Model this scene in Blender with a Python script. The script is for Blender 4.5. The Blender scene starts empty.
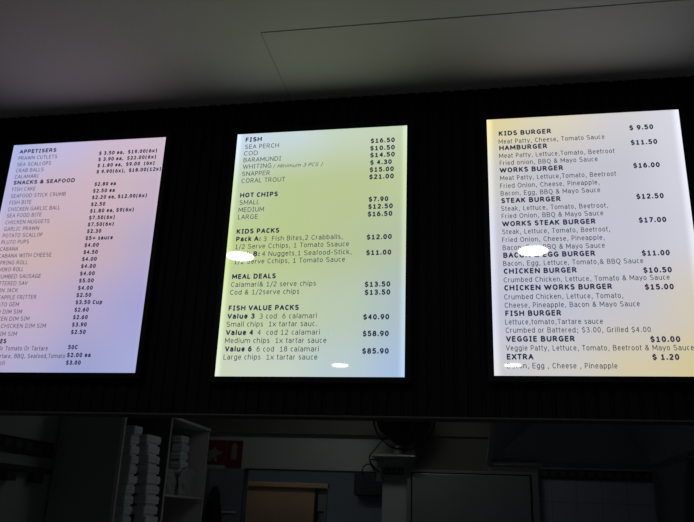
import bpy, bmesh, math, random
from mathutils import Vector, Matrix
random.seed(7)
S = bpy.context.scene
COL = S.collection
ZO = 1.6                       # eye height; heights below are written relative to it

# ------------------------------------------------------------------ camera
cam_d = bpy.data.cameras.new('camera'); cam = bpy.data.objects.new('camera', cam_d); COL.objects.link(cam)
r_ = Vector((0.9849830, 0.1688633, 0.0359672)); u_ = Vector((0.0223061, -0.3310422, 0.9433523)); f_ = Vector((-0.1712042, 0.9283837, 0.3298376))
C0 = Vector((0.222817, -2.191622, 0.0))
M = Matrix((( r_.x, u_.x, -f_.x, C0.x), (r_.y, u_.y, -f_.y, C0.y), (r_.z, u_.z, -f_.z, ZO), (0, 0, 0, 1)))
cam.matrix_world = M
cam_d.sensor_width = 36; cam_d.lens = 740 / 694 * 36; cam_d.clip_start = .02
S.camera = cam
# ------------------------------------------------------------------ world, exposure
w = bpy.data.worlds.new('world'); S.world = w; w.use_nodes = True
w.node_tree.nodes['Background'].inputs[0].default_value = (.8, .9, 1, 1)
w.node_tree.nodes['Background'].inputs[1].default_value = .02
S.view_settings.view_transform = 'Standard'; S.view_settings.look = 'None'
S.view_settings.exposure = 0; S.view_settings.gamma = 1; S.view_settings.use_curve_mapping = False
FACE_GAIN = 1.0
KITCHEN_FILL = 2.7
FAR_FILL = 2.5

# ------------------------------------------------------------------ helpers
def lin(c):
    return tuple(((v/255)/12.92 if v/255 <= .04045 else ((v/255+.055)/1.055)**2.4) for v in c) + (1,)
def mat(name, col, rough=.6, metal=0, spec=.5, emit=None, es=0, bump=0, scale=20, vary=0):
    m = bpy.data.materials.new(name); m.use_nodes = True; nt = m.node_tree; b = nt.nodes['Principled BSDF']
    b.inputs['Base Color'].default_value = (*col[:3], 1); b.inputs['Roughness'].default_value = rough
    b.inputs['Metallic'].default_value = metal; b.inputs['Specular IOR Level'].default_value = spec
    if emit: b.inputs['Emission Color'].default_value = (*emit[:3], 1); b.inputs['Emission Strength'].default_value = es
    if bump or vary:
        tc = nt.nodes.new('ShaderNodeTexCoord'); n = nt.nodes.new('ShaderNodeTexNoise'); n.inputs['Scale'].default_value = scale
        n.inputs['Detail'].default_value = 5
        nt.links.new(tc.outputs['Object'], n.inputs['Vector'])
        if bump:
            bp = nt.nodes.new('ShaderNodeBump'); bp.inputs['Strength'].default_value = bump; bp.inputs['Distance'].default_value = .01
            nt.links.new(n.outputs['Fac'], bp.inputs['Height']); nt.links.new(bp.outputs[0], b.inputs['Normal'])
        if vary:
            mx = nt.nodes.new('ShaderNodeMix'); mx.data_type = 'RGBA'
            mx.inputs[6].default_value = (*[v*(1-vary) for v in col[:3]], 1); mx.inputs[7].default_value = (*[min(1, v*(1+vary)) for v in col[:3]], 1)
            nt.links.new(n.outputs['Fac'], mx.inputs[0]); nt.links.new(mx.outputs[2], b.inputs['Base Color'])
    return m
def box(bm, x0, x1, y0, y1, z0, z1, bev=0):
    """z relative to eye height"""
    g = bmesh.ops.create_cube(bm, size=1)
    vs = g['verts']
    for v in vs:
        v.co = Vector(((x0+x1)/2 + v.co.x*(x1-x0), (y0+y1)/2 + v.co.y*(y1-y0), (z0+z1)/2 + ZO + v.co.z*(z1-z0)))
    if bev:
        es = list({e for v in vs for e in v.link_edges})
        bmesh.ops.bevel(bm, geom=es, offset=bev, segments=2, affect='EDGES', profile=.5)
def cyl(bm, a, b, r, r2=None, seg=16, cap=True):
    a, b = Vector(a), Vector(b); d = b-a; L = d.length
    q = d.to_track_quat('Z', 'Y').to_matrix().to_4x4()
    bmesh.ops.create_cone(bm, cap_ends=cap, segments=seg, radius1=r, radius2=r if r2 is None else r2, depth=L,
                          matrix=Matrix.Translation((a+b)/2) @ q)
def tube(bm, pts, r, seg=6, closed=False):
    pts = [Vector(p) for p in pts]; n = len(pts); rings = []
    for i, p in enumerate(pts):
        a = pts[(i-1) % n] if (closed or i) else p; b = pts[(i+1) % n] if (closed or i < n-1) else p
        t = (b-a).normalized(); ref = Vector((0, 0, 1)) if abs(t.z) < .9 else Vector((1, 0, 0))
        s = t.cross(ref).normalized(); o = s.cross(t)
        rings.append([bm.verts.new(p + (s*math.cos(k/seg*2*math.pi) + o*math.sin(k/seg*2*math.pi))*r) for k in range(seg)])
    for i in range(n if closed else n-1):
        A, B = rings[i], rings[(i+1) % n]
        for k in range(seg): bm.faces.new((A[k], A[(k+1) % seg], B[(k+1) % seg], B[k]))
def lathe(bm, prof, center, axis='Z', seg=28):
    """prof = [(radius, height)]"""
    rings = []
    for r, h in prof:
        ring = []
        for k in range(seg):
            a = k/seg*2*math.pi; x, y = r*math.cos(a), r*math.sin(a)
            p = Vector((x, y, h)) if axis == 'Z' else Vector((x, h, y))
            ring.append(bm.verts.new(p + Vector(center)))
        rings.append(ring)
    for A, B in zip(rings, rings[1:]):
        for k in range(seg): bm.faces.new((A[k], A[(k+1) % seg], B[(k+1) % seg], B[k]))
    for R in (rings[0], rings[-1]):
        try: bm.faces.new(R)
        except ValueError: pass
def obj(name, bm, m, parent=None, smooth=False, **props):
    bmesh.ops.recalc_face_normals(bm, faces=bm.faces)
    me = bpy.data.meshes.new(name); bm.to_mesh(me); bm.free()
    o = bpy.data.objects.new(name, me); COL.objects.link(o)
    if m: me.materials.append(m)
    if smooth:
        for p in me.polygons: p.use_smooth = True
    if parent is not None:
        o.parent = parent
        o.matrix_parent_inverse = Matrix.Translation(parent.location).inverted()
    for k, v in props.items(): o[k] = v
    return o
def struct(name, bm, m, parent=None): return obj(name, bm, m, parent) if parent else obj(name, bm, m, kind='structure')
def thing(name, label, cat, loc, group=None):
    o = bpy.data.objects.new(name, None); COL.objects.link(o); o.location = loc; o.empty_display_size = .05
    o['label'] = label; o['category'] = cat
    if group: o['group'] = group
    return o
def NB(): return bmesh.new()

# ------------------------------------------------------------------ materials
m_ceil = mat('ceiling paint', (.62, .61, .57), .7, bump=.08, scale=60)
m_black = mat('black ribbed cladding', (.0075, .0075, .0078), .6, spec=.12)
m_frame = mat('black satin frame', (.006, .007, .010), .5, spec=.15)
m_alu = mat('dull aluminium trim', (.25, .25, .24), .5, .6)
m_under = mat('dark grey edge trim', (.055, .055, .053), .6)
m_wall = mat('kitchen wall paint', (.50, .52, .50), .7, bump=.05)
m_wall_shade = mat('wall paint with shade', (.14, .14, .125), .7)
m_floor = mat('grey vinyl floor', (.28, .28, .28), .5, vary=.2)
m_shelf = mat('white melamine', (.62, .62, .60), .5)
m_shelfd = mat('grey melamine panel', (.42, .42, .42), .6)
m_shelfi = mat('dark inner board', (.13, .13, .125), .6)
m_foam = mat('white foam', (.80, .88, .90), .6, bump=.1, scale=120)
m_steel = mat('brushed stainless steel', (.36, .36, .37), .45, .55, vary=.1, scale=6)
m_steeld = mat('dark stainless steel', (.42, .45, .50), .42, .35, vary=.15, scale=5)
m_gap = mat('black seal', (.01, .01, .01), .6)
m_red = mat('red sign', (.17, .006, .008), .6)
m_white = mat('white print', (.75, .75, .75), .5)
m_tan = mat('tan timber', (.45, .30, .17), .6, vary=.12, scale=4)
m_blue = mat('pale blue wall paint', (.42, .48, .52), .7)
m_cloth = mat('black cloth', (.012, .012, .014), .9)
m_fan = mat('black fan plastic', (.006, .006, .006), .8, spec=.1)
m_cream = mat('pale plastic', (.5, .5, .48), .5)
m_bag = mat('milky plastic bag', (.42, .46, .47), .35, bump=.6, scale=30)
m_trim = mat('border base', (.03, .03, .032), .4)

# tiled wall
m_tile = mat('white glazed wall tiles', (.3, .34, .42), .3)
nt = m_tile.node_tree; tc = nt.nodes.new('ShaderNodeTexCoord'); mp = nt.nodes.new('ShaderNodeMapping'); mp.inputs['Rotation'].default_value = (math.pi/2, 0, 0)
br = nt.nodes.new('ShaderNodeTexBrick'); br.offset = 0; br.inputs['Scale'].default_value = 1; br.inputs['Brick Width'].default_value = .2; br.inputs['Row Height'].default_value = .2
br.inputs['Mortar Size'].default_value = .004; br.inputs['Color1'].default_value = (.42, .48, .60, 1); br.inputs['Color2'].default_value = (.39, .45, .57, 1); br.inputs['Mortar'].default_value = (.28, .31, .38, 1)
nt.links.new(tc.outputs['Object'], mp.inputs[0]); nt.links.new(mp.outputs[0], br.inputs[0]); nt.links.new(br.outputs[0], nt.nodes['Principled BSDF'].inputs['Base Color'])

# printed ink (lets a little of the backlight through)
def gloss_over(nt, base_sock):
    """clear glossy acrylic surface over whatever is printed or lit beneath it"""
    out = nt.nodes.new('ShaderNodeOutputMaterial'); mx = nt.nodes.new('ShaderNodeMixShader'); gl = nt.nodes.new('ShaderNodeBsdfGlossy'); fr = nt.nodes.new('ShaderNodeFresnel')
    fr.inputs[0].default_value = 1.49; gl.inputs['Roughness'].default_value = .02
    nt.links.new(fr.outputs[0], mx.inputs[0]); nt.links.new(base_sock, mx.inputs[1]); nt.links.new(gl.outputs[0], mx.inputs[2]); nt.links.new(mx.outputs[0], out.inputs[0])
def ink(name, t):
    m = bpy.data.materials.new(name); m.use_nodes = True; nt = m.node_tree; nt.nodes.clear()
    em = nt.nodes.new('ShaderNodeEmission'); em.inputs[0].default_value = (*t, 1); em.inputs[1].default_value = 1   # backlight seeping through the print
    gloss_over(nt, em.outputs[0])
    return m
m_ink_b = ink('bold ink', (.030, .034, .07))
m_ink_r = ink('regular ink', (.065, .07, .10))

# backlit faces: each panel's LEDs give an uneven tint; rows top / middle / bottom, each left / centre / right
def face_mat(name, x0, x1, z0, z1, rows, edge=(.06, 1.35)):
    m = bpy.data.materials.new(name); m.use_nodes = True; nt = m.node_tree; nt.nodes.clear(); N = nt.nodes.new; L = nt.links.new
    out = None; em = N('ShaderNodeEmission'); tc = N('ShaderNodeTexCoord'); sp = N('ShaderNodeSeparateXYZ'); L(tc.outputs['Object'], sp.inputs[0])
    def mr(sock, a, b):
        n = N('ShaderNodeMapRange'); n.inputs[1].default_value = a; n.inputs[2].default_value = b; L(sock, n.inputs[0]); return n.outputs[0]
    u = mr(sp.outputs[0], x0, x1); v = mr(sp.outputs[2], z0+ZO, z1+ZO)
    def ramp(fac, cols):
        n = N('ShaderNodeValToRGB'); cr = n.color_ramp; cr.interpolation = 'EASE'
        while len(cr.elements) < len(cols): cr.elements.new(.5)
        for i, c in enumerate(cols): cr.elements[i].position = i/(len(cols)-1); cr.elements[i].color = lin(c)
        L(fac, n.inputs[0]); return n.outputs[0]
    rr = [ramp(u, r) for r in rows]                      # bottom ... top
    def math_(op, a, b=None, b_val=None):
        n = N('ShaderNodeMath'); n.operation = op; L(a, n.inputs[0])
        if b is not None: L(b, n.inputs[1])
        if b_val is not None: n.inputs[1].default_value = b_val
        return n.outputs[0]
    cur = rr[0]; k = len(rr)-1
    for i in range(k):
        mr_ = N('ShaderNodeMapRange'); mr_.interpolation_type = 'SMOOTHSTEP'; mr_.inputs[1].default_value = i/k; mr_.inputs[2].default_value = (i+1)/k; L(v, mr_.inputs[0])
        mx = N('ShaderNodeMix'); mx.data_type = 'RGBA'; L(mr_.outputs[0], mx.inputs[0]); L(cur, mx.inputs[6]); L(rr[i+1], mx.inputs[7]); cur = mx.outputs[2]
    # edge-lit: brighter close to the LED strips along the two sides
    a = math_('ABSOLUTE', math_('SUBTRACT', u, b_val=.5)); 
    e = N('ShaderNodeMapRange'); e.interpolation_type = 'SMOOTHERSTEP'; e.inputs[1].default_value = .5-edge[0]; e.inputs[2].default_value = .5; e.inputs[3].default_value = 1; e.inputs[4].default_value = edge[1]; L(a, e.inputs[0])
    st = math_('MULTIPLY', e.outputs[0], b_val=FACE_GAIN)
    L(cur, em.inputs[0]); L(st, em.inputs[1]); gloss_over(nt, em.outputs[0])
    return m

# ------------------------------------------------------------------ shell
YB = 4.45; XL = -2.70; XR = 1.66; ZC = 1.40; BOT = .296
bm = NB(); box(bm, -3.6, 3.6, -7, 0.1, ZC, ZC+.06); ceil = struct('ceiling', bm, m_ceil)
bm = NB(); box(bm, XL-.1, 3.6, 0.1, 7.2, ZC, ZC+.06); struct('ceiling', bm, m_ceil)
bm = NB(); box(bm, -3.6, 3.6, -7, 7.2, -ZO-.05, -ZO); struct('floor', bm, m_floor)
# seam lines (joint cover strips on the ceiling sheets)
m_seam = mat('ceiling joint', (.24, .24, .22), .8)
bm = NB(); box(bm, -.411, 1.9, -.3625, -.3595, ZC-.0012, ZC); struct('trim_1', bm, m_seam)
m_seam2 = mat('faint ceiling joint', (.42, .41, .38), .8)
bm = NB(); box(bm, -.4125, -.4095, -.359, .02, ZC-.0008, ZC); struct('trim_2', bm, m_seam2)

# bulkhead with ribbed cladding
bm = NB()
pitch = .040; x = -3.2; prof = []
while x < 3.4:
    prof += [(x, .036), (x+.003, .030), (x+.030, .030), (x+.033, .036)]; x += pitch
lo = [bm.verts.new((a, b, BOT+ZO)) for a, b in prof]; hi = [bm.verts.new((a, b, ZC+ZO)) for a, b in prof]
for i in range(len(prof)-1): bm.faces.new((lo[i], lo[i+1], hi[i+1], hi[i]))
box(bm, -3.2, 3.4, .043, .10, BOT, ZC)
struct('wall_front', bm, m_black)
bm = NB(); box(bm, -3.2, 3.4, .030, .110, BOT-.005, BOT); struct('trim_3', bm, m_under)

# kitchen walls
bm = NB(); box(bm, XL-.1, XL, .10, YB, -ZO, ZC); struct('wall_left', bm, m_wall)
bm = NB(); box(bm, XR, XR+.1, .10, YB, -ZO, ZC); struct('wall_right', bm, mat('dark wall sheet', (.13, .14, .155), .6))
DX0, DX1, DZ = -1.86, -.615, .394
bm = NB(); box(bm, XL, DX0, YB, YB+.1, -ZO, ZC); box(bm, DX0, DX1, YB, YB+.1, DZ, ZC); box(bm, DX1, .70, YB, YB+.1, -ZO, ZC)
struct('wall_back', bm, m_wall)
bm = NB(); box(bm, .70, XR, YB-.012, YB+.1, -ZO, ZC); struct('wall_back', bm, m_tile)
bm = NB(); box(bm, XL, .70, YB-.05, YB, .71, ZC); struct('wall_shade_upper', bm, m_wall_shade)  # shallow box in darker grey stands in for shade on the upper wall
bm = NB(); box(bm, -.33, .70, YB-.03, YB, .43, .71); struct('wall_shade_right', bm, m_wall_shade)  # shade right of the fan, put into the same darker grey
bm = NB(); box(bm, DX0-.0, DX1+.01, YB-.012, YB, DZ, DZ+.01); struct('trim_6', bm, m_gap)
bm = NB(); box(bm, DX0-.012, DX0+.004, YB-.014, YB+.102, -ZO, DZ); struct('trim_11', bm, mat('dark door lining', (.06, .065, .08), .6))
bm = NB(); box(bm, 1.61, 1.63, YB-.03, YB-.012, -ZO, .47); struct('trim_7', bm, m_alu)

# decorative tile borders
m_chip = mat('border tile chip', (.10, .10, .11), .4)
def border(name, n, a0, a1, z0, z1, axis, plane, chip):
    bm = NB()
    if axis == 'X': box(bm, a0, a1, plane-.012, plane, z0, z1)
    else: box(bm, plane, plane+.012, a0, a1, z0, z1)
    o = struct(name, bm, m_trim)
    bm = NB(); step = (a1-a0)/n; zm = (z0+z1)/2; h = (z1-z0)
    for i in range(n):
        c = a0+step*(i+.5)
        if axis == 'X': box(bm, c-step*.3, c+step*.3, plane-.016, plane-.012, zm-h*.22, zm+h*.28, .002)
        else: box(bm, plane+.012, plane+.016, c-step*.3, c+step*.3, zm-h*.22, zm+h*.28, .002)
    obj('tile_chips', bm, chip, o)
border('trim_8', 14, .1+.9, 2.66, .325, .425, 'Y', XL, m_chip)
border('trim_9', 12, .715, 1.605, .382, .462, 'X', YB-.012, m_chip)
border('trim_10', 4, -.60, -.43, .383, .438, 'X', YB, mat('pale border chip', (.32, .3, .3), .4))
t = thing('wall_rack', 'dark narrow rack on the left kitchen wall below the tile border', 'rack', (XL, 1.8, ZO+.25))
bm = NB(); box(bm, XL, XL+.07, 1.0, 2.60, .215, .252, .004); obj('rail', bm, mat('dark rack paint', (.04, .04, .04), .6), t)
for y in (1.3, 2.16, 2.47):
    bm = NB(); box(bm, XL, XL+.06, y-.05, y+.05, .155, .2145, .004); obj('bracket', bm, bpy.data.materials['dark rack paint'], t)

# far room through the doorway
bm = NB(); box(bm, -3.3, .3, 6.3, 6.4, -ZO, 1.0); struct('wall_far', bm, m_blue)
bm = NB(); box(bm, -3.4, -3.3, YB+.1, 6.4, -ZO, 1.0); struct('wall_far_left', bm, m_blue)
bm = NB(); box(bm, .3, .4, YB+.1, 6.4, -ZO, 1.0); struct('wall_far_right', bm, m_blue)
bm = NB(); box(bm, -3.4, .4, YB+.1, 6.4, 1.0, 1.06); struct('ceiling_far', bm, m_ceil)

# tan door with its header
YD = 5.2
d = bpy.data.objects.new('door_2', None); COL.objects.link(d); d.location = (-1.75, YD, 0); d['kind'] = 'structure'
bm = NB(); box(bm, -2.30, -1.378, YD+.03, YD+.07, -ZO, .28); obj('door_leaf', bm, m_tan, d)
bm = NB(); box(bm, -2.34, -1.243, YD, YD+.08, .28, .325, .004); obj('door_header', bm, m_tan, d)
bm = NB(); box(bm, -1.372, -1.352, YD+.02, YD+.07, -ZO, .279); obj('door_edge_seal', bm, m_gap, d)
bm = NB(); box(bm, -1.345, -1.26, YD+.04, YD+.07, -ZO, .279); j = obj('door_post', bm, mat('olive grey paint', (.2, .21, .18), .6), d)
bm = NB(); cyl(bm, (-1.34, YD+.03, ZO+.06), (-1.34, YD-.02, ZO+.06), .012); box(bm, -1.345, -1.27, YD-.03, YD-.015, .05, .07, .004); obj('door_handle', bm, m_gap, d)

# stainless cold room door
d = bpy.data.objects.new('door_1', None); COL.objects.link(d); d.location = (.15, YB-.06, 0); d['kind'] = 'structure'
bm = NB(); box(bm, -.352, .628, YB-.075, YB-.04, -ZO, .397, .004); obj('door_leaf', bm, m_steel, d)
bm = NB(); box(bm, -.362, .640, YB-.04, YB-.032, -ZO, .407); obj('door_seal', bm, m_gap, d)
bm = NB(); box(bm, -.40, -.364, YB-.06, YB-.001, -ZO, .43); box(bm, .642, .695, YB-.06, YB-.001, -ZO, .43); box(bm, -.364, .642, YB-.06, YB-.031, .408, .43); obj('door_frame', bm, m_steel, d)
bm = NB(); box(bm, -.33, -.295, YB-.11, YB-.076, -.35, -.1, .006); obj('door_handle', bm, m_gap, d)

# ------------------------------------------------------------------ lamps
m_lamp = mat('lit downlight', (1, 1, 1), .5, emit=(.95, .97, 1), es=45)
m_ring = mat('downlight ring', (.7, .7, .7), .4)
for lx, ly, lb in ((-1.102, -1.621, 'round downlight whose glare sits on the left edge of the fish menu by Pack B'),
                   (.528, -1.648, 'round downlight whose glare covers the Bacon and Egg heading on the burger menu'),
                   (-1.084, -4.73, 'far round downlight mirrored as a thin streak at the foot of the fish menu'),
                   (.541, -4.716, 'far round downlight mirrored as a thin streak at the foot of the burger menu')):
    t = thing('ceiling_light', lb, 'ceiling light', (lx, ly, ZC+ZO), 'round ceiling downlights over the shop floor')
    bm = NB(); lathe(bm, [(.079, -.002), (.092, -.006), (.098, 0), (.079, 0)], (lx, ly, ZC+ZO)); obj('trim_ring', bm, m_ring, t)
    bm = NB(); lathe(bm, [(.078, -.004), (.078, -.001)], (lx, ly, ZC+ZO), seg=40); obj('diffuser', bm, m_lamp, t)
def batten(name, label, x0, x1, y0, y1, z, col, es):  # batten shape for the added, unseen fill lights
    t = thing(name, label, 'ceiling light', ((x0+x1)/2, (y0+y1)/2, z+ZO))
    bm = NB(); box(bm, x0, x1, y0, y1, z-.03, z, .004); obj('housing', bm, m_ring, t)
    bm = NB(); box(bm, x0+.01, x1-.01, y0+.02, y1-.02, z-.055, z-.03, .01); obj('diffuser', bm, mat(name+' glow', (1, 1, 1), .5, emit=col, es=es), t)
batten('fill_light', 'unseen fill batten added to light the kitchen behind the menu wall', -1.2, 0, 3.3, 3.5, ZC, (.95, 1, .97), KITCHEN_FILL)  # unseen fill added to light the back wall and foam boxes
batten('fill_light', 'unseen cool fill batten added to light the room beyond the doorway', -1.9, -.9, 4.72, 4.84, 1.0, (.85, .93, 1), FAR_FILL)  # unseen fill set just past the doorway to light the tan door

# ------------------------------------------------------------------ menu boards
def E_(cx, cy, rx, ry, a0, a1, n=9):
    return [(cx+rx*math.cos(math.radians(a0+(a1-a0)*i/n)), cy+ry*math.sin(math.radians(a0+(a1-a0)*i/n))) for i in range(n+1)]
X = .75                                    # x-height in cap heights
O_ = lambda h: [E_(.5, h/2, .5, h/2, 0, 360, 16)]
def bowl(h=X): return [E_(.5, h/2, .5, h/2, 0, 360, 16)]
GL = {
'A': [[(0,0),(.5,1),(1,0)],[(.18,.34),(.82,.34)]],
'B': [[(.55,.53),(0,.53)],[(.55,0),(0,0),(0,1),(.5,1)]+E_(.5,.765,.4,.235,90,-90,6),E_(.55,.265,.45,.265,90,-90,7)],
'C': [E_(.58,.5,.58,.5,50,310,14)],
'D': [[(.4,0),(0,0),(0,1),(.4,1)]+E_(.4,.5,.6,.5,90,-90,10)],
'E': [[(1,0),(0,0),(0,1),(1,1)],[(0,.53),(.95,.53)]],
'F': [[(0,0),(0,1),(1,1)],[(0,.5),(.92,.5)]],
'G': [E_(.55,.5,.55,.5,48,312,14)+[(1,.14),(1,.45),(.6,.45)]],
'H': [[(0,0),(0,1)],[(1,0),(1,1)],[(0,.53),(1,.53)]],
'I': [[(.5,0),(.5,1)],[(.02,0),(.98,0)],[(.02,1),(.98,1)]],
'J': [[(.25,1),(1,1),(1,.3)]+E_(.5,.3,.5,.3,0,-110,7)],
'K': [[(0,0),(0,1)],[(1,1),(.05,.45)],[(.3,.62),(1,0)]],
'L': [[(0,1),(0,0),(1,0)]],
'M': [[(0,0),(0,1),(.5,.25),(1,1),(1,0)]],
'N': [[(0,0),(0,1),(1,0),(1,1)]],
'O': O_(1), 'Q': [E_(.5,.5,.5,.5,0,360,16),[(.55,.03),(.7,-.18),(1,-.2)]],
'P': [[(0,0),(0,1),(.5,1)]+E_(.5,.71,.5,.29,90,-90,8)+[(0,.42)]],
'R': [[(0,0),(0,1),(.45,1)]+E_(.45,.73,.42,.27,90,-90,8)+[(0,.46)],[(.45,.46),(1,0)]],
'S': [E_(.48,.76,.46,.24,35,180,8)+[(.1,.60),(.5,.52),(.92,.42)]+E_(.5,.25,.5,.25,25,-150,9)],
'T': [[(0,1),(1,1)],[(.5,0),(.5,1)]],
'U': [[(0,1),(0,.35)]+E_(.5,.35,.5,.35,180,360,10)+[(1,1)]],
'V': [[(0,1),(.5,0),(1,1)]], 'W': [[(0,1),(.26,0),(.5,.95),(.74,0),(1,1)]],
'X': [[(0,1),(1,0)],[(1,1),(0,0)]], 'Y': [[(0,1),(.5,.45),(1,1)],[(.5,.45),(.5,0)]], 'Z': [[(0,1),(1,1),(0,0),(1,0)]],
'a': [E_(.45,.5,.45,.25,145,0,7)+[(1,.5),(1,0)],[(1,.43),(.5,.43)]+E_(.42,.215,.42,.215,90,270,8)+[(.7,.02),(1,.18)]],
'b': [[(0,0),(0,1.04)],E_(.5,X/2,.5,X/2,0,360,14)], 'c': [E_(.6,X/2,.6,X/2,62,298,10)],
'd': [[(1,0),(1,1.04)],E_(.5,X/2,.5,X/2,0,360,14)], 'e': [[(.02,.4),(1,.4)]+E_(.52,X/2,.5,X/2,6,318,13)],
'f': [[(.4,0),(.4,.8)]+E_(.85,.8,.45,.25,180,95,5),[(0,X),(.95,X)]],
'g': [[(1,X),(1,-.05)]+E_(.5,-.05,.5,.2,0,-145,7),E_(.5,X/2,.5,X/2,0,360,14)],
'h': [[(0,0),(0,1.04)],E_(.5,.42,.5,.33,180,0,8)+[(1,0)]], 'i': [[(.5,0),(.5,X)],[(.5,.93),(.5,1.05)]],
'j': [[(.7,X),(.7,-.1),(.4,-.25),(.1,-.25)],[(.7,.93),(.7,1.05)]],
'k': [[(0,0),(0,1.04)],[(.95,X),(.05,.33)],[(.3,.5),(1,0)]], 'l': [[(.5,0),(.5,1.04)]],
'm': [[(0,0),(0,X)],E_(.25,.45,.25,.28,180,0,7)+[(.5,0)],E_(.75,.45,.25,.28,180,0,7)+[(1,0)]],
'n': [[(0,0),(0,X)],E_(.5,.42,.5,.31,180,0,8)+[(1,0)]], 'o': bowl(),
'p': [[(0,-.27),(0,X)],E_(.5,X/2,.5,X/2,0,360,14)], 'q': [[(1,-.27),(1,X)],E_(.5,X/2,.5,X/2,0,360,14)],
'r': [[(0,0),(0,X)],E_(.7,.38,.7,.35,165,80,5)],
's': [E_(.47,.57,.45,.18,35,190,7)+[(.5,.38)]+E_(.5,.18,.5,.18,60,-150,8)],
't': [[(.35,.97),(.35,.2)]+E_(.75,.2,.4,.2,180,280,5),[(0,X),(1,X)]],
'u': [[(0,X),(0,.3)]+E_(.5,.3,.5,.3,180,360,8),[(1,0),(1,X)]],
'v': [[(0,X),(.5,0),(1,X)]], 'w': [[(0,X),(.26,0),(.5,.7),(.74,0),(1,X)]], 'x': [[(0,X),(1,0)],[(1,X),(0,0)]],
'y': [[(0,X),(.52,.02)],[(1,X),(.3,-.27)]], 'z': [[(0,X),(1,X),(0,0),(1,0)]],
'0': O_(1), '1': [[(.1,.8),(.5,.86),(.5,0)],[(.5,.9),(.5,1)],[(.05,0),(.95,0)]],
'2': [E_(.48,.72,.46,.28,155,-20,9)+[(0,0),(1,0)]],
'3': [E_(.45,.76,.45,.24,145,-80,9)+[(.35,.52)],E_(.47,.26,.53,.27,85,-145,10)],
'4': [[(.75,0),(.75,1),(0,.32),(1,.32)]], '5': [[(.92,1),(.12,1),(.12,.58)]+E_(.46,.31,.54,.31,110,-145,11)],
'6': [E_(.5,.32,.5,.32,0,360,14),E_(.75,.32,.73,.68,180,92,7)], '7': [[(0,1),(1,1),(.3,0)]],
'8': [E_(.5,.75,.42,.25,0,360,12),E_(.5,.26,.5,.26,0,360,12)], '9': [E_(.5,.68,.5,.32,0,360,14),E_(.25,.68,.73,.68,0,-88,7)],
'$': [E_(.48,.70,.46,.2,30,180,7)+[(.1,.58),(.5,.48),(.92,.38)]+E_(.5,.24,.5,.2,25,-150,8),[(.5,.88),(.5,1.12)],[(.5,-.14),(.5,.08)]],
'&': [[(1,0),(.2,.68)]+E_(.44,.82,.25,.18,200,-30,8)+[(.5,.55),(.15,.42)]+E_(.36,.24,.36,.24,130,330,9)+[(.95,.5)]],
'(': [E_(1.1,.42,.95,.75,125,235,7)], ')': [E_(-.1,.42,.95,.75,55,-55,7)],
'+': [[(.5,.1),(.5,.8)],[(0,.45),(1,.45)]], ',': [[(.65,.1),(.35,-.2)]], '.': [[(.5,-.01),(.5,.13)]], '/': [[(0,-.2),(1,1.04)]],
':': [[(.5,0),(.5,.14)],[(.5,.55),(.5,.69)]], ';': [[(.6,.1),(.4,-.2)],[(.5,.55),(.5,.69)]], '-': [[(0,.4),(1,.4)]]}
WR = dict(zip(' !$&()+,-./:;0123456789', [352,394,636,727,454,454,818,364,454,364,454,454,454]+[636]*10))
WR.update(zip('ABCDEFGHIJKLMNOPQRSTUVWXYZ', [684,686,698,771,632,575,775,751,421,455,693,557,843,748,787,603,787,695,684,616,732,684,989,685,615,685]))
WR.update(zip('abcdefghijklmnopqrstuvwxyz', [601,623,521,623,596,352,623,633,274,344,592,274,973,633,607,623,623,427,521,394,633,592,818,592,592,525]))
WB = dict(zip(' !$&()+,-./:;0123456789', [342,402,711,862,543,543,867,361,480,361,689,402,402]+[711]*10))
WB.update(zip('ABCDEFGHIJKLMNOPQRSTUVWXYZ', [776,762,724,830,683,650,811,837,546,555,771,637,948,847,850,733,850,782,710,682,812,764,1128,764,737,692]))
WB.update(zip('abcdefghijklmnopqrstuvwxyz', [668,699,588,699,664,422,699,712,342,403,671,342,1058,712,687,699,699,497,593,456,712,650,979,669,651,597]))
FIXW = {'i': .0, 'l': .0, '.': 0, ':': 0, ',': .08, ';': .08, 'j': .12}
def text_mesh(body, bold, slant, cap, x_a, x_b):
    """printed lettering as flat strokes, spread between x_a and x_b"""
    th = (.235 if bold else .125)*cap
    W_ = WB if bold else WR
    total = sum(W_.get(c, 600) for c in body)/727
    bear = .075 if not bold else .06
    kx = (x_b-x_a)/(total-2*bear)
    V, Fc, x = [], [], x_a-bear*kx
    def quad(a, b):
        dx, dy = b[0]-a[0], b[1]-a[1]; L = math.hypot(dx, dy)
        if L < 1e-7: return
        ux, uy = dx/L, dy/L; ex = th*.28; nx, ny = -uy*th/2, ux*th/2
        a = (a[0]-ux*ex, a[1]-uy*ex); b = (b[0]+ux*ex, b[1]+uy*ex); n = len(V)
        V.extend([(a[0]+nx, a[1]+ny), (a[0]-nx, a[1]-ny), (b[0]-nx, b[1]-ny), (b[0]+nx, b[1]+ny)]); Fc.append((n, n+1, n+2, n+3))
    for ch in body:
        adv = W_.get(ch, 600)/727*kx
        br_ = (.04 if ch in 'AVTWYvwyxXt/' else .1)*kx
        if ch in GL:
            iw = FIXW[ch]*kx if ch in FIXW else max(adv-2*br_-th, .02*kx)
            x0 = x+(adv-iw)/2
            for st in GL[ch]:
                P = [(x0+(px*iw if ch not in '.:il' else 0)+slant*py*cap, th*.5+py*(cap-th)) for px, py in st]
                for p, q in zip(P, P[1:]): quad(p, q)
        x += adv
    return V, Fc
def hitw(px, py):
    """a place on the menu wall measured in the photograph, in metres (x, z) on the wall"""
    d = f_ + r_*((px-347)/740) - u_*((py-261)/740)
    t = -C0.y/d.y
    return C0.x+d.x*t, d.z*t
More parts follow.
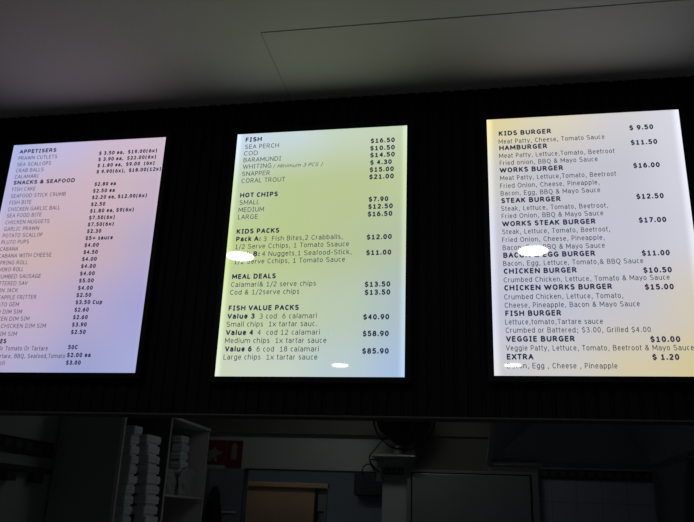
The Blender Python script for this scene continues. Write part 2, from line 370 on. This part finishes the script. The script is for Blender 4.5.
def add_text(name, board, body, xa, xb, zc, cap, bold=False, slant=0, mid=.5, shift=0):
    V, Fc = text_mesh(body, bold, slant, cap, xa, xb)
    z0 = zc - cap*mid + ZO
    me = bpy.data.meshes.new(name); me.from_pydata([(x, -.0005-1.2e-5*(i//4 % 24), z0+y) for i, (x, y) in enumerate(V)], [], Fc); me.update()
    o = bpy.data.objects.new(name, me); COL.objects.link(o)
    me.materials.append(m_ink_b if bold else m_ink_r)
    o.parent = board; o.matrix_parent_inverse = Matrix.Translation(board.location).inverted()
    return o

def board(label, x0, x1, z0, z1, rows, edge):
    t = thing('menu_board', label, 'menu board', ((x0+x1)/2, .03, z0+ZO), 'backlit menu boards on the black wall')
    fm = face_mat('backlit film', x0, x1, z0, z1, rows, edge)
    bm = NB(); box(bm, x0, x1, 0, .012, z0, z1); face = obj('lit_face', bm, fm, t)
    F = .018
    bm = NB()
    box(bm, x0-F, x0, -.004, .030, z0-F, z1+F, .001); box(bm, x1, x1+F, -.004, .030, z0-F, z1+F, .001)
    box(bm, x0, x1, -.004, .030, z0-F, z0, .001); box(bm, x0, x1, -.004, .030, z1, z1+F, .001)
    box(bm, x0, x1, .013, .029, z0, z1)
    obj('frame', bm, m_frame, t)
    return t, face

L_rows = [[(186,172,204),(178,174,210),(160,165,212),(168,174,220)],
          [(200,176,196),(196,176,202),(180,170,206),(168,166,216)],
          [(206,182,194),(206,180,182),(200,176,190),(184,172,204)],
          [(188,184,222),(206,182,196),(208,184,194),(200,180,200)],
          [(178,186,232),(196,190,226),(208,188,208),(208,190,206)]]
M_rows = [[(207,216,194),(202,214,200),(188,206,212),(168,194,226)],
          [(200,214,170),(194,208,168),(188,204,182),(176,194,202)],
          [(194,210,148),(188,204,146),(186,200,156),(182,197,170)],
          [(194,210,174),(188,204,150),(188,202,150),(190,204,160)],
          [(206,222,240),(204,220,222),(200,216,194),(200,214,184)]]
R_rows = [[(206,206,212),(208,206,202),(214,204,172),(214,200,152)],
          [(196,198,216),(196,198,212),(202,200,206),(212,204,188)],
          [(202,202,216),(196,198,210),(200,200,214),(210,210,222)],
          [(208,207,202),(198,198,208),(200,200,212),(214,214,226)],
          [(226,214,160),(222,214,188),(212,210,212),(218,218,230)]]
bL, fL = board('lilac and pink menu board listing appetisers, snacks and seafood, cut off by the left edge', -1.449, -.852, .4165, 1.262, L_rows, (.03, 1.08))
bM, fM = board('yellow-green menu board listing fish, hot chips and kids packs, in the middle', -.5865, .0065, .4065, 1.257, M_rows, (.045, 1.35))
bR, fR = board('white burger menu board with a yellow corner, rightmost of the three', .269, .865, .412, 1.262, R_rows, (.05, 1.35))

def line(face, kind, body, px0, px1, py, cap, slant=0, mid=.5, dy=0, anchor=None):
    bold = kind != 'item_text'
    a, zc = hitw(px0, py); b, zc2 = hitw(px1, py)
    # the printed row is level on the wall: use the height read at the row's own start
    add_text(kind, face, body, a, b, zc, cap, bold, slant, mid)

H, I, Pn = 'heading_text', 'item_text', 'price_text'
capb, capi = .0168, .0162
# --- left board
LT = [(H,'APPETISERS',18.8,56.3,151.9),(I,'PRAWN CUTLETS',17.8,57,158.4),(I,'SEA SCALLOPS',16.5,51,164.7),(I,'CRAB BALLS',15.3,43.6,170.8),(I,'CALAMARI',14,38.5,177),
(H,'SNACKS & SEAFOOD',12.6,74.8,182.9),(I,'FISH CAKE',11.3,35.5,189.6),(I,'SEAFOOD STICK CRUMB',10.2,65.5,196.2),(I,'FISH BITE',8.7,31.5,202.8),(I,'CHICKEN GARLIC BALL',7.7,60,209.5),
(I,'SEA FOOD BITE',6.5,41.5,215.8),(I,'CHICKEN NUGGETS',5,49.5,222.6),(I,'GARLIC PRAWN',3.5,39,229.2),(I,'POTATO SCALLOP',2,42.5,235.8),(I,'PLUTO PUPS',1,29,242.4),
(I,'CABANA',-.5,18,249.2),(I,'CABANA WITH CHEESE',-1.7,51.5,256),(I,'SPRING ROLL',-5,27.8,263),(I,'CHOKO ROLL',-7,23.5,269.8),(I,'CRUMBED SAUSAGE',-5,41,276.8),
(I,'BATTERED SAV',-8.5,27.5,283.7),(I,'CORN JACK',-8.5,18,290.6),(I,'PINEAPPLE FRITTER',-13,36.5,297.7),(I,'POTATO GEM',-11,19,304.7),(I,'FRIED DIM SIM',-15,22,312),
(I,'CHICKEN DIM SIM',-14,29.5,319),(I,'FRIED CHICKEN DIM SIM',-19,46,326.2),(I,'MINI DIM SIM',-17,17,334),(H,'SAUCES',-14,6.5,341.2),(I,'BBQ Or Tomato Or Tartare',-13,48,348.5),
(I,'Tartare, BBQ, Seafood,Tomato',-5.5,65.5,356),(I,'Aioli',-6.5,5,363),
(Pn,'$ 3.50 ea,  $19.00(6x)',99,157,153.4),(Pn,'$ 3.90 ea,  $22.00(6x)',98.3,156,159.5),(Pn,'$ 1.80 ea,  $9.00  (6x)',97.5,154.5,165.6),(Pn,'$ 9.90(6x),  $18.00(12x)',96.5,161,171.8),
(Pn,'$2.80 ea',94.5,116,184.3),(Pn,'$2.50 ea',93,115,191),(Pn,'$2.20 ea, $12.00(6x)',92,147,197.5),(Pn,'$2.50',91,105.5,204.4),(Pn,'$1.80 ea, $9(6x)',90,134,211),(Pn,'$7.50(6x)',89,115,217.8),
(Pn,'$7.50(6x)',87.7,114,224.6),(Pn,'$2.30',87,101.5,231.3),(Pn,'$5+ sauce',85.5,113,238.2),(Pn,'$4.00',84.5,99,245.2),(Pn,'$4.50',83.5,98,252.2),(Pn,'$4.00',82,97,259.2),(Pn,'$4.00',81,96,266.3),
(Pn,'$4.00',80,95,273.6),(Pn,'$5.00',79,94,280.7),(Pn,'$4.00',78,93,288),(Pn,'$2.50',76.5,91.5,295.1),(Pn,'$3.50 Cup',75.5,102.5,302.3),(Pn,'$2.60',74.5,89,309.8),(Pn,'$2.60',73,88,317.3),
(Pn,'$3.90',72,87,324.6),(Pn,'$2.50',71,86,332),(Pn,'50C',68,78,347.2),(Pn,'$2.00 ea',67,91,355),(Pn,'$3.00',66,81,362.6)]
XLIM = -1.444
for k, s, a, b, y in LT:
    # rows that run out of the frame stay inside the printed sheet
    xa, zc = hitw(a, y); xb, _ = hitw(b, y)
    if xa < -1.42: xa = -1.42
    add_text(k, fL, s, xa, xb, zc, .0162 if k == H else .0150, k != I)
# --- middle board
MT = [(H,'FISH',245.5,262,139.9),(I,'SEA PERCH',245,279,147),(I,'COD',244,258,153.5),(I,'BARAMUNDI',243.5,281,160.2),(I,'WHITING',243,271.5,166.8),(I,'SNAPPER',242,270,174),(I,'CORAL TROUT',241.5,285,181),
(H,'HOT CHIPS',240,278,195.4),(I,'SMALL',239.5,259.5,202.7),(I,'MEDIUM',238.5,264,210),(I,'LARGE',238,258,217.2),(H,'KIDS PACKS',236.5,279.5,231.6),
(H,'Pack A:',236,261,239.2),(I,'3  Fish Bites,2 Crabballs,',263.5,343,238.8),(I,'1/2 Serve Cchips, 1 Tomato Ssauce',235,349,246.8),
(H,'Pack B:',234.5,260,254.4),(I,'4 Nuggets,1 Seafood-Stick,',262,352,253.9),(I,'1/2 Serve Cchips, 1 Tomato Sauce',234,345,261.8),
(H,'MEAL DEALS',232,276,276.7),(I,'Calamari& 1/2 serve chips',231,316,284.7),(I,'Cod & 1/2serve chips',230,299.5,292.4),
(H,'FISH VALUE PACKS',228.5,299,308.2),(H,'Value 3',227.5,255,316.3),(I,'3 cod  6 calamari',259.5,317,316.2),(I,'Small chips  1x tartar sauc.',226.5,317.5,324.3),
(H,'Value 4',226,253.5,332.6),(I,'4  cod 12 calamari',257.5,320,332.4),(I,'Medium chips  1x tartar sauce',225,326.5,340.6),
(H,'Value 6',225,252,349),(I,'6 cod  18 calamari',256.5,319,349),(I,'Large chips  1x tartar sauce',223.5,317.5,357),
(Pn,'$16.50',370.5,395,141),(Pn,'$10.50',370,395,148.4),(Pn,'$14.50',370,395,155.3),(Pn,'$ 4.30',370,392,162.6),(Pn,'$15.00',369.5,394,169.8),(Pn,'$21.00',369,394,177),
(Pn,'$7.90',368.5,388.5,199.4),(Pn,'$12.50',368,393,206.7),(Pn,'$16.50',367.5,392.5,214.2),(Pn,'$12.00',366.5,392,237.2),(Pn,'$11.00',366,391.5,252.7),(Pn,'$13.50',364.5,390.5,284.4),(Pn,'$13.50',364.5,390.5,292.4),
(Pn,'$40.90',363,389.5,317),(Pn,'$58.90',362.5,389,333.6),(Pn,'$85.90',362,389,351)]
for k, s, a, b, y in MT: line(fM, k, s, a, b, y, .0178 if k != I else .0172)
xa, zc = hitw(273, 166.3); xb, _ = hitw(322, 165.5); add_text(I, fM, '( Minimum 3 PCS )', xa, xb, zc, .0135, False, .35)
# --- right board
RT = [(H,'KIDS BURGER',498.5,551.5,133.7),(I,'Meat Patty, Cheese, Tomato Sauce',498.5,605,141.8),(H,'HAMBURGER',499,547.5,148.2),(I,'Meat Patty, Lettuce,Tomato, Beetroot',499,615,156),(I,'Fried onion, BBQ & Mayo Sauce',499.5,598,163.2),
(H,'WORKS BURGER',499.5,563.5,170.4),(I,'Meat Patty, Lettuce,Tomato, Beetroot',500,616.5,178.3),(I,'Fried Onion, Cheese, Pineapple,',500,600,186),(I,'Bacon, Egg, BBQ & Mayo Sauce',500.5,600.5,193.5),
(H,'STEAK BURGER',501,561,200.8),(I,'Steak, Lettuce, Tomato, Beetroot,',501,608.5,208.8),(I,'Fried Onion, BBQ & Mayo Sauce',501.5,603.5,216.2),(H,'WORKS STEAK BURGER',502,596,224),(I,'Steak, Lettuce, Tomato, Beetroot,',502,610.5,232),
(I,'Fried Onion, Cheese, Pineapple,',502,605,240),(I,'Bacon, Egg, BBQ & Mayo Sauce',502.5,605,247.8),(H,'BACON & EGG BURGER',503,595.5,255.4),(I,'Bacon, Egg, Lettuce, Tomato,& BBQ Sauce',503,643.5,263.6),
(H,'CHICKEN BURGER',503.5,577,271.3),(I,'Crumbed Chicken, Lettuce, Tomato & Mayo Sauce',503.5,670,280),(H,'CHICKEN WORKS BURGER',504,612.5,288),(I,'Crumbed Chicken, Lettuce, Tomato,',504,623.5,297),
(I,'Cheese, Pineapple, Bacon & Mayo Sauce',504.5,640,305.3),(H,'FISH BURGER',505,561.5,313.4),(I,'Lettuce,tomato,Tartare sauce',505,603,322),(I,'Crumbed or Battered; $3.00, Grilled $4.00',505.5,651,330.3),
(H,'VEGGIE BURGER',506,575,339),(I,'Veggie Patty, Lettuce, Tomato, Beetroot & Mayo Sauce',506,694,348),(H,'EXTRA',506.5,533.5,356.8),(I,'Bacon, Egg , Cheese , Pineapple',507,617.5,365.6),
(Pn,'$ 9.50',629,653.5,127.9),(Pn,'$11.50',630.5,657.5,142.7),(Pn,'$16.00',633,660,165.7),(Pn,'$12.50',636,664,196.6),(Pn,'$17.00',638.5,666.5,220.2),(Pn,'$11.00',641.5,670,253.2),
(Pn,'$10.50',643,672,270.2),(Pn,'$15.00',644.5,674,287),(Pn,'$10.00',650,680.5,339.2),(Pn,'$ 1.20',652,679.5,357)]
for k, s, a, b, y in RT: line(fR, k, s, a, b, y, .0178 if k != I else .0165)

# ------------------------------------------------------------------ tall shelving cabinet
CX0, CX1, CY0, CY1, CT = XL+.015, -2.20, 2.69, 4.385, .735
t = thing('shelving_cabinet', 'tall white open cabinet stacked with foam boxes against the left kitchen wall', 'cabinet', (-2.45, 3.5, 0))
bm = NB(); box(bm, CX0, CX1, CY0, CY0+.018, -ZO, CT-.018); obj('end_panel', bm, m_shelfd, t)
bm = NB(); box(bm, CX1-.022, CX1+.002, CY0-.003, CY0+.021, -ZO, CT-.018); obj('front_edge', bm, m_shelf, t)
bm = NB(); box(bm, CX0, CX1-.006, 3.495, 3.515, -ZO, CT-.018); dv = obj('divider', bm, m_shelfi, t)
bm = NB(); box(bm, CX1-.006, CX1, 3.494, 3.516, -ZO, CT-.018); obj('edge_strip', bm, m_shelf, dv)
bm = NB(); box(bm, CX0, CX1, CY1-.03, CY1, -ZO, CT-.018); obj('end_panel', bm, m_shelf, t)
bm = NB(); box(bm, CX0, CX1+.01, CY0, CY1, CT-.018, CT+.004); obj('top_board', bm, m_shelf, t)
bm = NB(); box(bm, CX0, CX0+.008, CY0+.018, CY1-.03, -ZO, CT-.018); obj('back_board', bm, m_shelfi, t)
SH = -.102
bm = NB(); box(bm, CX0+.008, CX1-.002, CY0+.021, 3.495, SH-.018, SH); obj('shelf', bm, m_shelf, t)
bm = NB(); box(bm, CX0+.008, CX1-.002, 3.515, CY1-.03, .122, .14); obj('shelf', bm, m_shelf, t)
bm = NB(); box(bm, CX0+.008, CX1-.002, 3.515, CY1-.03, -.5, -.482); obj('shelf', bm, m_shelf, t)

def foam_box(x0, x1, y0, y1, z0, h, label, group, yaw=0):
    """clamshell: tapered base, rim, tapered lid"""
    bm = NB(); cx, cy = (x0+x1)/2, (y0+y1)/2; hx, hy = (x1-x0)/2, (y1-y0)/2
    prof = [(.74, 0), (.76, .17), (.95, .24), (.97, .60), (1, .62), (1, .70), (.97, .72), (.94, .95), (.88, .985)]
    rings = []
    for s, t_ in prof:
        ring = []
        for k in range(16):
            a = (k+.5)/16*2*math.pi; c, sn = math.cos(a), math.sin(a)
            e = .16
            px = math.copysign(abs(c)**e, c)*hx*s; py = math.copysign(abs(sn)**e, sn)*hy*s
            q = px*math.cos(yaw)-py*math.sin(yaw), px*math.sin(yaw)+py*math.cos(yaw)
            ring.append(bm.verts.new((cx+q[0], cy+q[1], z0+ZO+h*t_)))
        rings.append(ring)
    for A, B in zip(rings, rings[1:]):
        for k in range(16): bm.faces.new((A[k], A[(k+1) % 16], B[(k+1) % 16], B[k]))
    bm.faces.new(rings[0]); bm.faces.new(rings[-1])
    o = obj('foam_box', bm, m_foam); o['label'] = label; o['category'] = 'takeaway box'; o['group'] = group
ORD = ['topmost', 'second from the top', 'third from the top', 'fourth from the top', 'fifth from the top', 'sixth from the top', 'seventh from the top', 'eighth from the top', 'ninth from the top', 'tenth from the top']
def stack(y0, y1, zb, n, h, where, group, jit=.012, x0=-2.32, x1=-2.215, lean=0):
    for i in range(n):
        k = n-1-i; dx = random.uniform(-jit, jit*.6); dy = random.uniform(-jit, jit)
        dy += lean*k/(n-1)
        foam_box(x0+dx, x1+dx, y0+dy, y1+dy, zb+i*h+.0005*i, h, 'foam box %s in %s' % (ORD[k], where), group, random.uniform(-.06, .06))
stack(2.89, 3.03, SH, 10, .0685, 'the leftmost cabinet stack', 'foam boxes in the leftmost stack', .016, lean=.02)
stack(3.145, 3.385, SH, 9, .0725, 'the wider stack left of the cabinet divider', 'foam boxes in the wider stack', .008, lean=.11)
stack(4.02, 4.20, .14, 7, .071, 'the first stack right of the cabinet divider', 'foam boxes in the first stack right of the divider', .01, x0=-2.41, x1=-2.305)
# crumpled bags lying in front of the stacks on the second bay's shelf
for by, hy, hz, lb in ((3.69, .155, .19, 'crumpled milky plastic bag on the shelf just right of the cabinet divider'), (4.09, .225, .24, 'longer crumpled plastic bag at the far end of the cabinet shelf')):
    bm = NB(); bmesh.ops.create_icosphere(bm, subdivisions=4, radius=1)
    for v in bm.verts:
        c = v.co.copy(); k = 1+.09*math.sin(7*c.x+3*c.y+by)+.07*math.sin(9*c.z+7*c.y)+random.uniform(-.02, .02)
        z = max(c.z*k, -.7)
        v.co = Vector((-2.255+c.x*k*.036, by+c.y*k*hy*.84, ZO+.1405+(z+.7)*hz/1.75))
    o = obj('plastic_bag', bm, m_bag, smooth=True); o['label'] = lb; o['category'] = 'bag'

# hanging garment at the cabinet's end
bm = NB(); rings = []
for zz, rw, rd in ((.235, .012, .012), (.22, .03, .025), (.18, .045, .03), (.10, .055, .035), (-.02, .07, .04), (-.2, .08, .045), (-.5, .09, .05), (-.75, .095, .05)):
    ring = []
    for k in range(24):
        a = k/24*2*math.pi; f = 1+.16*math.sin(6*a+zz*6)*min(1, (.24-zz)*4)
        ring.append(bm.verts.new((-2.105+math.cos(a)*rw*f, 4.395+math.sin(a)*rd*f*.9, ZO+zz)))
    rings.append(ring)
for A, B in zip(rings, rings[1:]):
    for k in range(24): bm.faces.new((A[k], A[(k+1) % 24], B[(k+1) % 24], B[k]))
bm.faces.new(rings[0]); bm.faces.new(rings[-1])
t = thing('hanging_apron', 'dark cloth hanging from a hook beside the cabinet, below the red signs', 'apron', (-2.1, 4.4, ZO-.75))
obj('cloth', bm, m_cloth, t, smooth=True)
bm = NB(); tube(bm, [(-2.105, 4.449, ZO+.27), (-2.105, 4.40, ZO+.265), (-2.105, 4.385, ZO+.245), (-2.105, 4.395, ZO+.225)], .004); obj('hook', bm, m_alu, t)
# dark panel with a thin rail, left of the doorway
bm = NB(); box(bm, -2.19, -1.866, YB-.02, YB, -ZO, .395, .003); 
t = thing('wall_panel', 'dull blue-grey upright panel between the cabinet and the doorway', 'panel', (-2.05, YB, 0))
obj('panel', bm, mat('blue grey laminate', (.2, .23, .26), .5), t)
bm = NB(); box(bm, -2.04, -1.91, YB-.035, YB-.02, .018, .032, .003); obj('rail', bm, m_shelf, t)

# fire signs
def sign(x0, x1, z0, z1, label):
    t = thing('fire_sign', label, 'sign', ((x0+x1)/2, YB, z0+ZO), 'red fire signs on the back wall')
    bm = NB(); box(bm, x0, x1, YB-.008, YB-.001, z0, z1, .001); obj('plate', bm, m_red, t)
    return t
def flat(bm, pts, y):
    vs = [bm.verts.new((x, y, z+ZO)) for x, z in pts]; bm.faces.new(vs)
    r = bmesh.ops.extrude_face_region(bm, geom=bm.faces[-1:] if False else [bm.faces[len(bm.faces)-1]] if not bm.faces.ensure_lookup_table() else [])
    for v in [g for g in r['geom'] if isinstance(g, bmesh.types.BMVert)]: v.co.y += .0015
s1 = sign(-2.25, -2.052, .428, .645, 'red fire sign with a pale hand and flames picture, left of the pair')
bm = NB(); flat(bm, [(-2.225,.47),(-2.19,.455),(-2.17,.50),(-2.155,.46),(-2.13,.455),(-2.14,.51),(-2.10,.515),(-2.075,.55),(-2.115,.545),(-2.15,.575),(-2.165,.60),(-2.175,.565),(-2.205,.56),(-2.235,.525),(-2.205,.525)], YB-.0105); obj('pictogram', bm, mat('dim white print', (.24,.25,.24), .6), s1)
s2 = sign(-2.043, -1.897, .405, .645, 'red fire sign with a white upright extinguisher shape, right of the pair')
bm = NB(); flat(bm, [(-2.0,.475),(-1.945,.475),(-1.945,.60),(-1.955,.615),(-1.962,.625),(-1.983,.625),(-1.99,.615),(-2.0,.60)], YB-.0105); obj('pictogram', bm, mat('dim white print', (.24,.25,.24), .6), s2)

# ------------------------------------------------------------------ shelf, fan, socket, cable by the pillar
t = thing('wall_shelf', 'narrow pale wall shelf carrying the fan above the tiled pillar', 'shelf', (-.5, 4.35, ZO+.52))
bm = NB(); box(bm, -.685, -.315, 4.22, YB, .519, .533, .003); obj('shelf_board', bm, m_cream, t)
for bx in (-.62, -.38):
    bm = NB(); box(bm, bx-.01, bx+.01, 4.30, YB, .505, .519); box(bm, bx-.01, bx+.01, YB-.012, YB, .47, .519); obj('bracket', bm, m_cream, t)
FX, FY, FZ, FR = -.412, 4.20, .838, .262
t = thing('desk_fan', 'black round fan in a wire cage standing on the wall shelf', 'fan', (FX-.06, 4.3, ZO+.533))
bm = NB(); lathe(bm, [(.062, .5335), (.060, .545), (.045, .57), (.03, .60), (.018, .63)], (FX-.06, 4.375, ZO)); obj('base', bm, m_cream, t, smooth=True)
bm = NB(); tube(bm, [(FX-.06, 4.375, ZO+.62), (FX-.03, 4.37, ZO+.74), (FX, 4.34, ZO+FZ)], .016, 10); obj('neck', bm, m_fan, t)
bm = NB(); lathe(bm, [(.02, 4.40), (.06, 4.385), (.07, 4.33), (.065, 4.28), (.03, 4.26)], (FX, 0, FZ+ZO), 'Y'); obj('motor', bm, m_fan, t, smooth=True)
bm = NB()
def ringp(r, y, n=48): return [(FX+r*math.cos(k/n*2*math.pi), y, FZ+ZO+r*math.sin(k/n*2*math.pi)) for k in range(n)]
tube(bm, ringp(FR, FY), .006, 6, True); tube(bm, ringp(FR, FY+.05), .006, 6, True)
for rr, dy in ((.06, -.055), (.11, -.045), (.16, -.035), (.20, -.018)): tube(bm, ringp(rr, FY+dy), .0018, 4, True)
for k in range(60):
    a = k/60*2*math.pi; c, s = math.cos(a), math.sin(a)
    tube(bm, [(FX+c*r, FY+y, FZ+ZO+s*r) for r, y in ((.045, -.058), (.15, -.04), (FR, 0), (FR, .05), (.16, .09), (.07, .10))], .0013, 4)
obj('cage', bm, m_fan, t)
bm = NB(); lathe(bm, [(.001, -.066), (.04, -.062), (.05, -.054), (.045, -.05)], (FX, FY, FZ+ZO), 'Y'); obj('cage_badge', bm, m_fan, t)
bm = NB(); lathe(bm, [(.001, -.04), (.03, -.036), (.035, .03)], (FX, FY, FZ+ZO), 'Y'); hub = obj('hub', bm, m_fan, t)
for k in range(5):
    a0 = k/5*2*math.pi+.3; bm = NB(); top = []; bot = []
    for i in range(7):
        a = a0 + i/6*1.22
        for r, lst in ((.034, bot), (.205+.03*math.sin(i/6*math.pi), top)): lst.append(bm.verts.new((FX+r*math.cos(a), FY-.025+i*.008, FZ+ZO+r*math.sin(a))))
    for i in range(6): bm.faces.new((bot[i], bot[i+1], top[i+1], top[i]))
    r = bmesh.ops.extrude_face_region(bm, geom=list(bm.faces))
    for v in [g for g in r['geom'] if isinstance(g, bmesh.types.BMVert)]: v.co.y += .002
    obj('blade', bm, m_fan, t)
t = thing('power_socket', 'pale rectangular wall socket at the left edge of the pillar', 'socket', (-.645, YB, ZO+.33))
bm = NB(); box(bm, -.672, -.618, YB-.03, YB+.002, .325, .445, .004); obj('cover_plate', bm, m_cream, t)
bm = NB(); box(bm, -.655, -.635, YB-.036, YB-.03, .40, .425, .002); obj('switch', bm, m_shelf, t)
bm = NB()
def sm(pts, n=6):
    pts = [Vector(p) for p in pts]; out = []
    for i in range(len(pts)-1):
        p0 = pts[max(i-1, 0)]; p1 = pts[i]; p2 = pts[i+1]; p3 = pts[min(i+2, len(pts)-1)]
        for k in range(n):
            t_ = k/n; out.append(.5*((2*p1)+(p2-p0)*t_+(2*p0-5*p1+4*p2-p3)*t_*t_+(3*p1-p0-3*p2+p3)*t_**3))
    return out+[pts[-1]]
tube(bm, sm([(-.47, 4.38, ZO+.74), (-.57, 4.37, ZO+.70), (-.64, 4.32, ZO+.62), (-.66, 4.19, ZO+.56), (-.70, 4.19, ZO+.50), (-.66, 4.30, ZO+.42), (-.645, 4.41, ZO+.41)]), .005)
tube(bm, sm([(-.645, 4.405, ZO+.40), (-.72, 4.36, ZO+.46), (-.78, 4.36, ZO+.42), (-.76, 4.38, ZO+.33), (-.70, 4.38, ZO+.30), (-.67, 4.40, ZO+.38), (-.72, 4.38, ZO+.49), (-.64, 4.40, ZO+.50)]), .006)
o = obj('power_cable', bm, m_gap, smooth=True); o['label'] = 'tangled black cable running from the fan to the wall socket'; o['category'] = 'cable'
# dark wall cupboard in the far room
t = thing('wall_cupboard', 'small dark square cupboard seen through the doorway beside the pillar', 'cupboard', (-.95, 6.2, ZO+.24))
bm = NB(); box(bm, -1.13, -.72, 6.08, 6.299, .255, .55, .004); obj('carcass', bm, mat('dark laminate', (.03, .032, .034), .5), t)
bm = NB(); box(bm, -1.125, -.725, 6.064, 6.079, .26, .545, .003); obj('door', bm, mat('dark laminate door', (.034, .036, .038), .45), t)

# ------------------------------------------------------------------ canopy hood
t = thing('range_hood', 'large stainless canopy hood open underneath at the right of the kitchen', 'range hood', (.95, 2.2, ZO+.42))
HX0, HX1, HY0, HY1, HZ = .30, 1.42, .55, 3.62, .448
def quad(bm, P, th=.004):
    vs = [bm.verts.new((x, y, z+ZO)) for x, y, z in P]; f = bm.faces.new(vs); f.normal_update(); n = f.normal.copy()
    vs2 = [bm.verts.new(v.co + n*th) for v in vs]; bm.faces.new(vs2)
    for i in range(4): bm.faces.new((vs[i], vs[(i+1) % 4], vs2[(i+1) % 4], vs2[i]))
TX0, TX1, TY0, TY1, TZ = .76, 1.12, 1.2, 3.30, .86
for nm, P in (('hood_panel', ((HX0,HY1,HZ),(HX1,HY1,HZ),(TX1,TY1,TZ),(TX0,TY1,TZ))), ('hood_panel', ((HX1,HY0,HZ),(HX1,HY1,HZ),(TX1,TY1,TZ),(TX1,TY0,TZ))),
              ('hood_panel', ((HX0,HY0,HZ),(HX0,HY1,HZ),(TX0,TY1,TZ),(TX0,TY0,TZ))), ('hood_panel', ((HX0,HY0,HZ),(HX1,HY0,HZ),(TX1,TY0,TZ),(TX0,TY0,TZ)))):
    bm = NB(); quad(bm, P); obj(nm, bm, m_steeld, t)
bm = NB(); quad(bm, ((TX0,TY0,TZ),(TX1,TY0,TZ),(TX1,TY1,TZ),(TX0,TY1,TZ))); obj('top_panel', bm, m_steeld, t)
bm = NB(); box(bm, TX0+.02, TX1-.02, 1.6, 2.2, TZ+.004, ZC-.002); obj('duct', bm, m_steeld, t)
bm = NB()
box(bm, HX0-.03, HX1+.03, HY1-.01, HY1+.02, HZ-.035, HZ+.01, .004); box(bm, HX0-.03, HX1+.03, HY0-.02, HY0+.01, HZ-.035, HZ+.01, .004)
box(bm, HX0-.03, HX0, HY0+.01, HY1-.01, HZ-.035, HZ+.01, .004); box(bm, HX1, HX1+.03, HY0+.01, HY1-.01, HZ-.035, HZ+.01, .004)
obj('rim', bm, m_steel, t)
bm = NB(); cyl(bm, (HX0+.01, HY1-.03, ZO+HZ-.012), (HX0+.37, HY1-.03, ZO+HZ-.012), .014); obj('lip_glint', bm, mat('pale lip glint', (.85, .85, .86), .3), t, smooth=True)  # pale cylinder standing in for the bright reflection along the hood lip
bm = NB(); cyl(bm, (HX0-.012, HY1-.02, ZO+HZ-.07), (HX0-.012, HY1-.02, ZO+HZ-.03), .007); obj('drain_spigot', bm, m_cream, t)
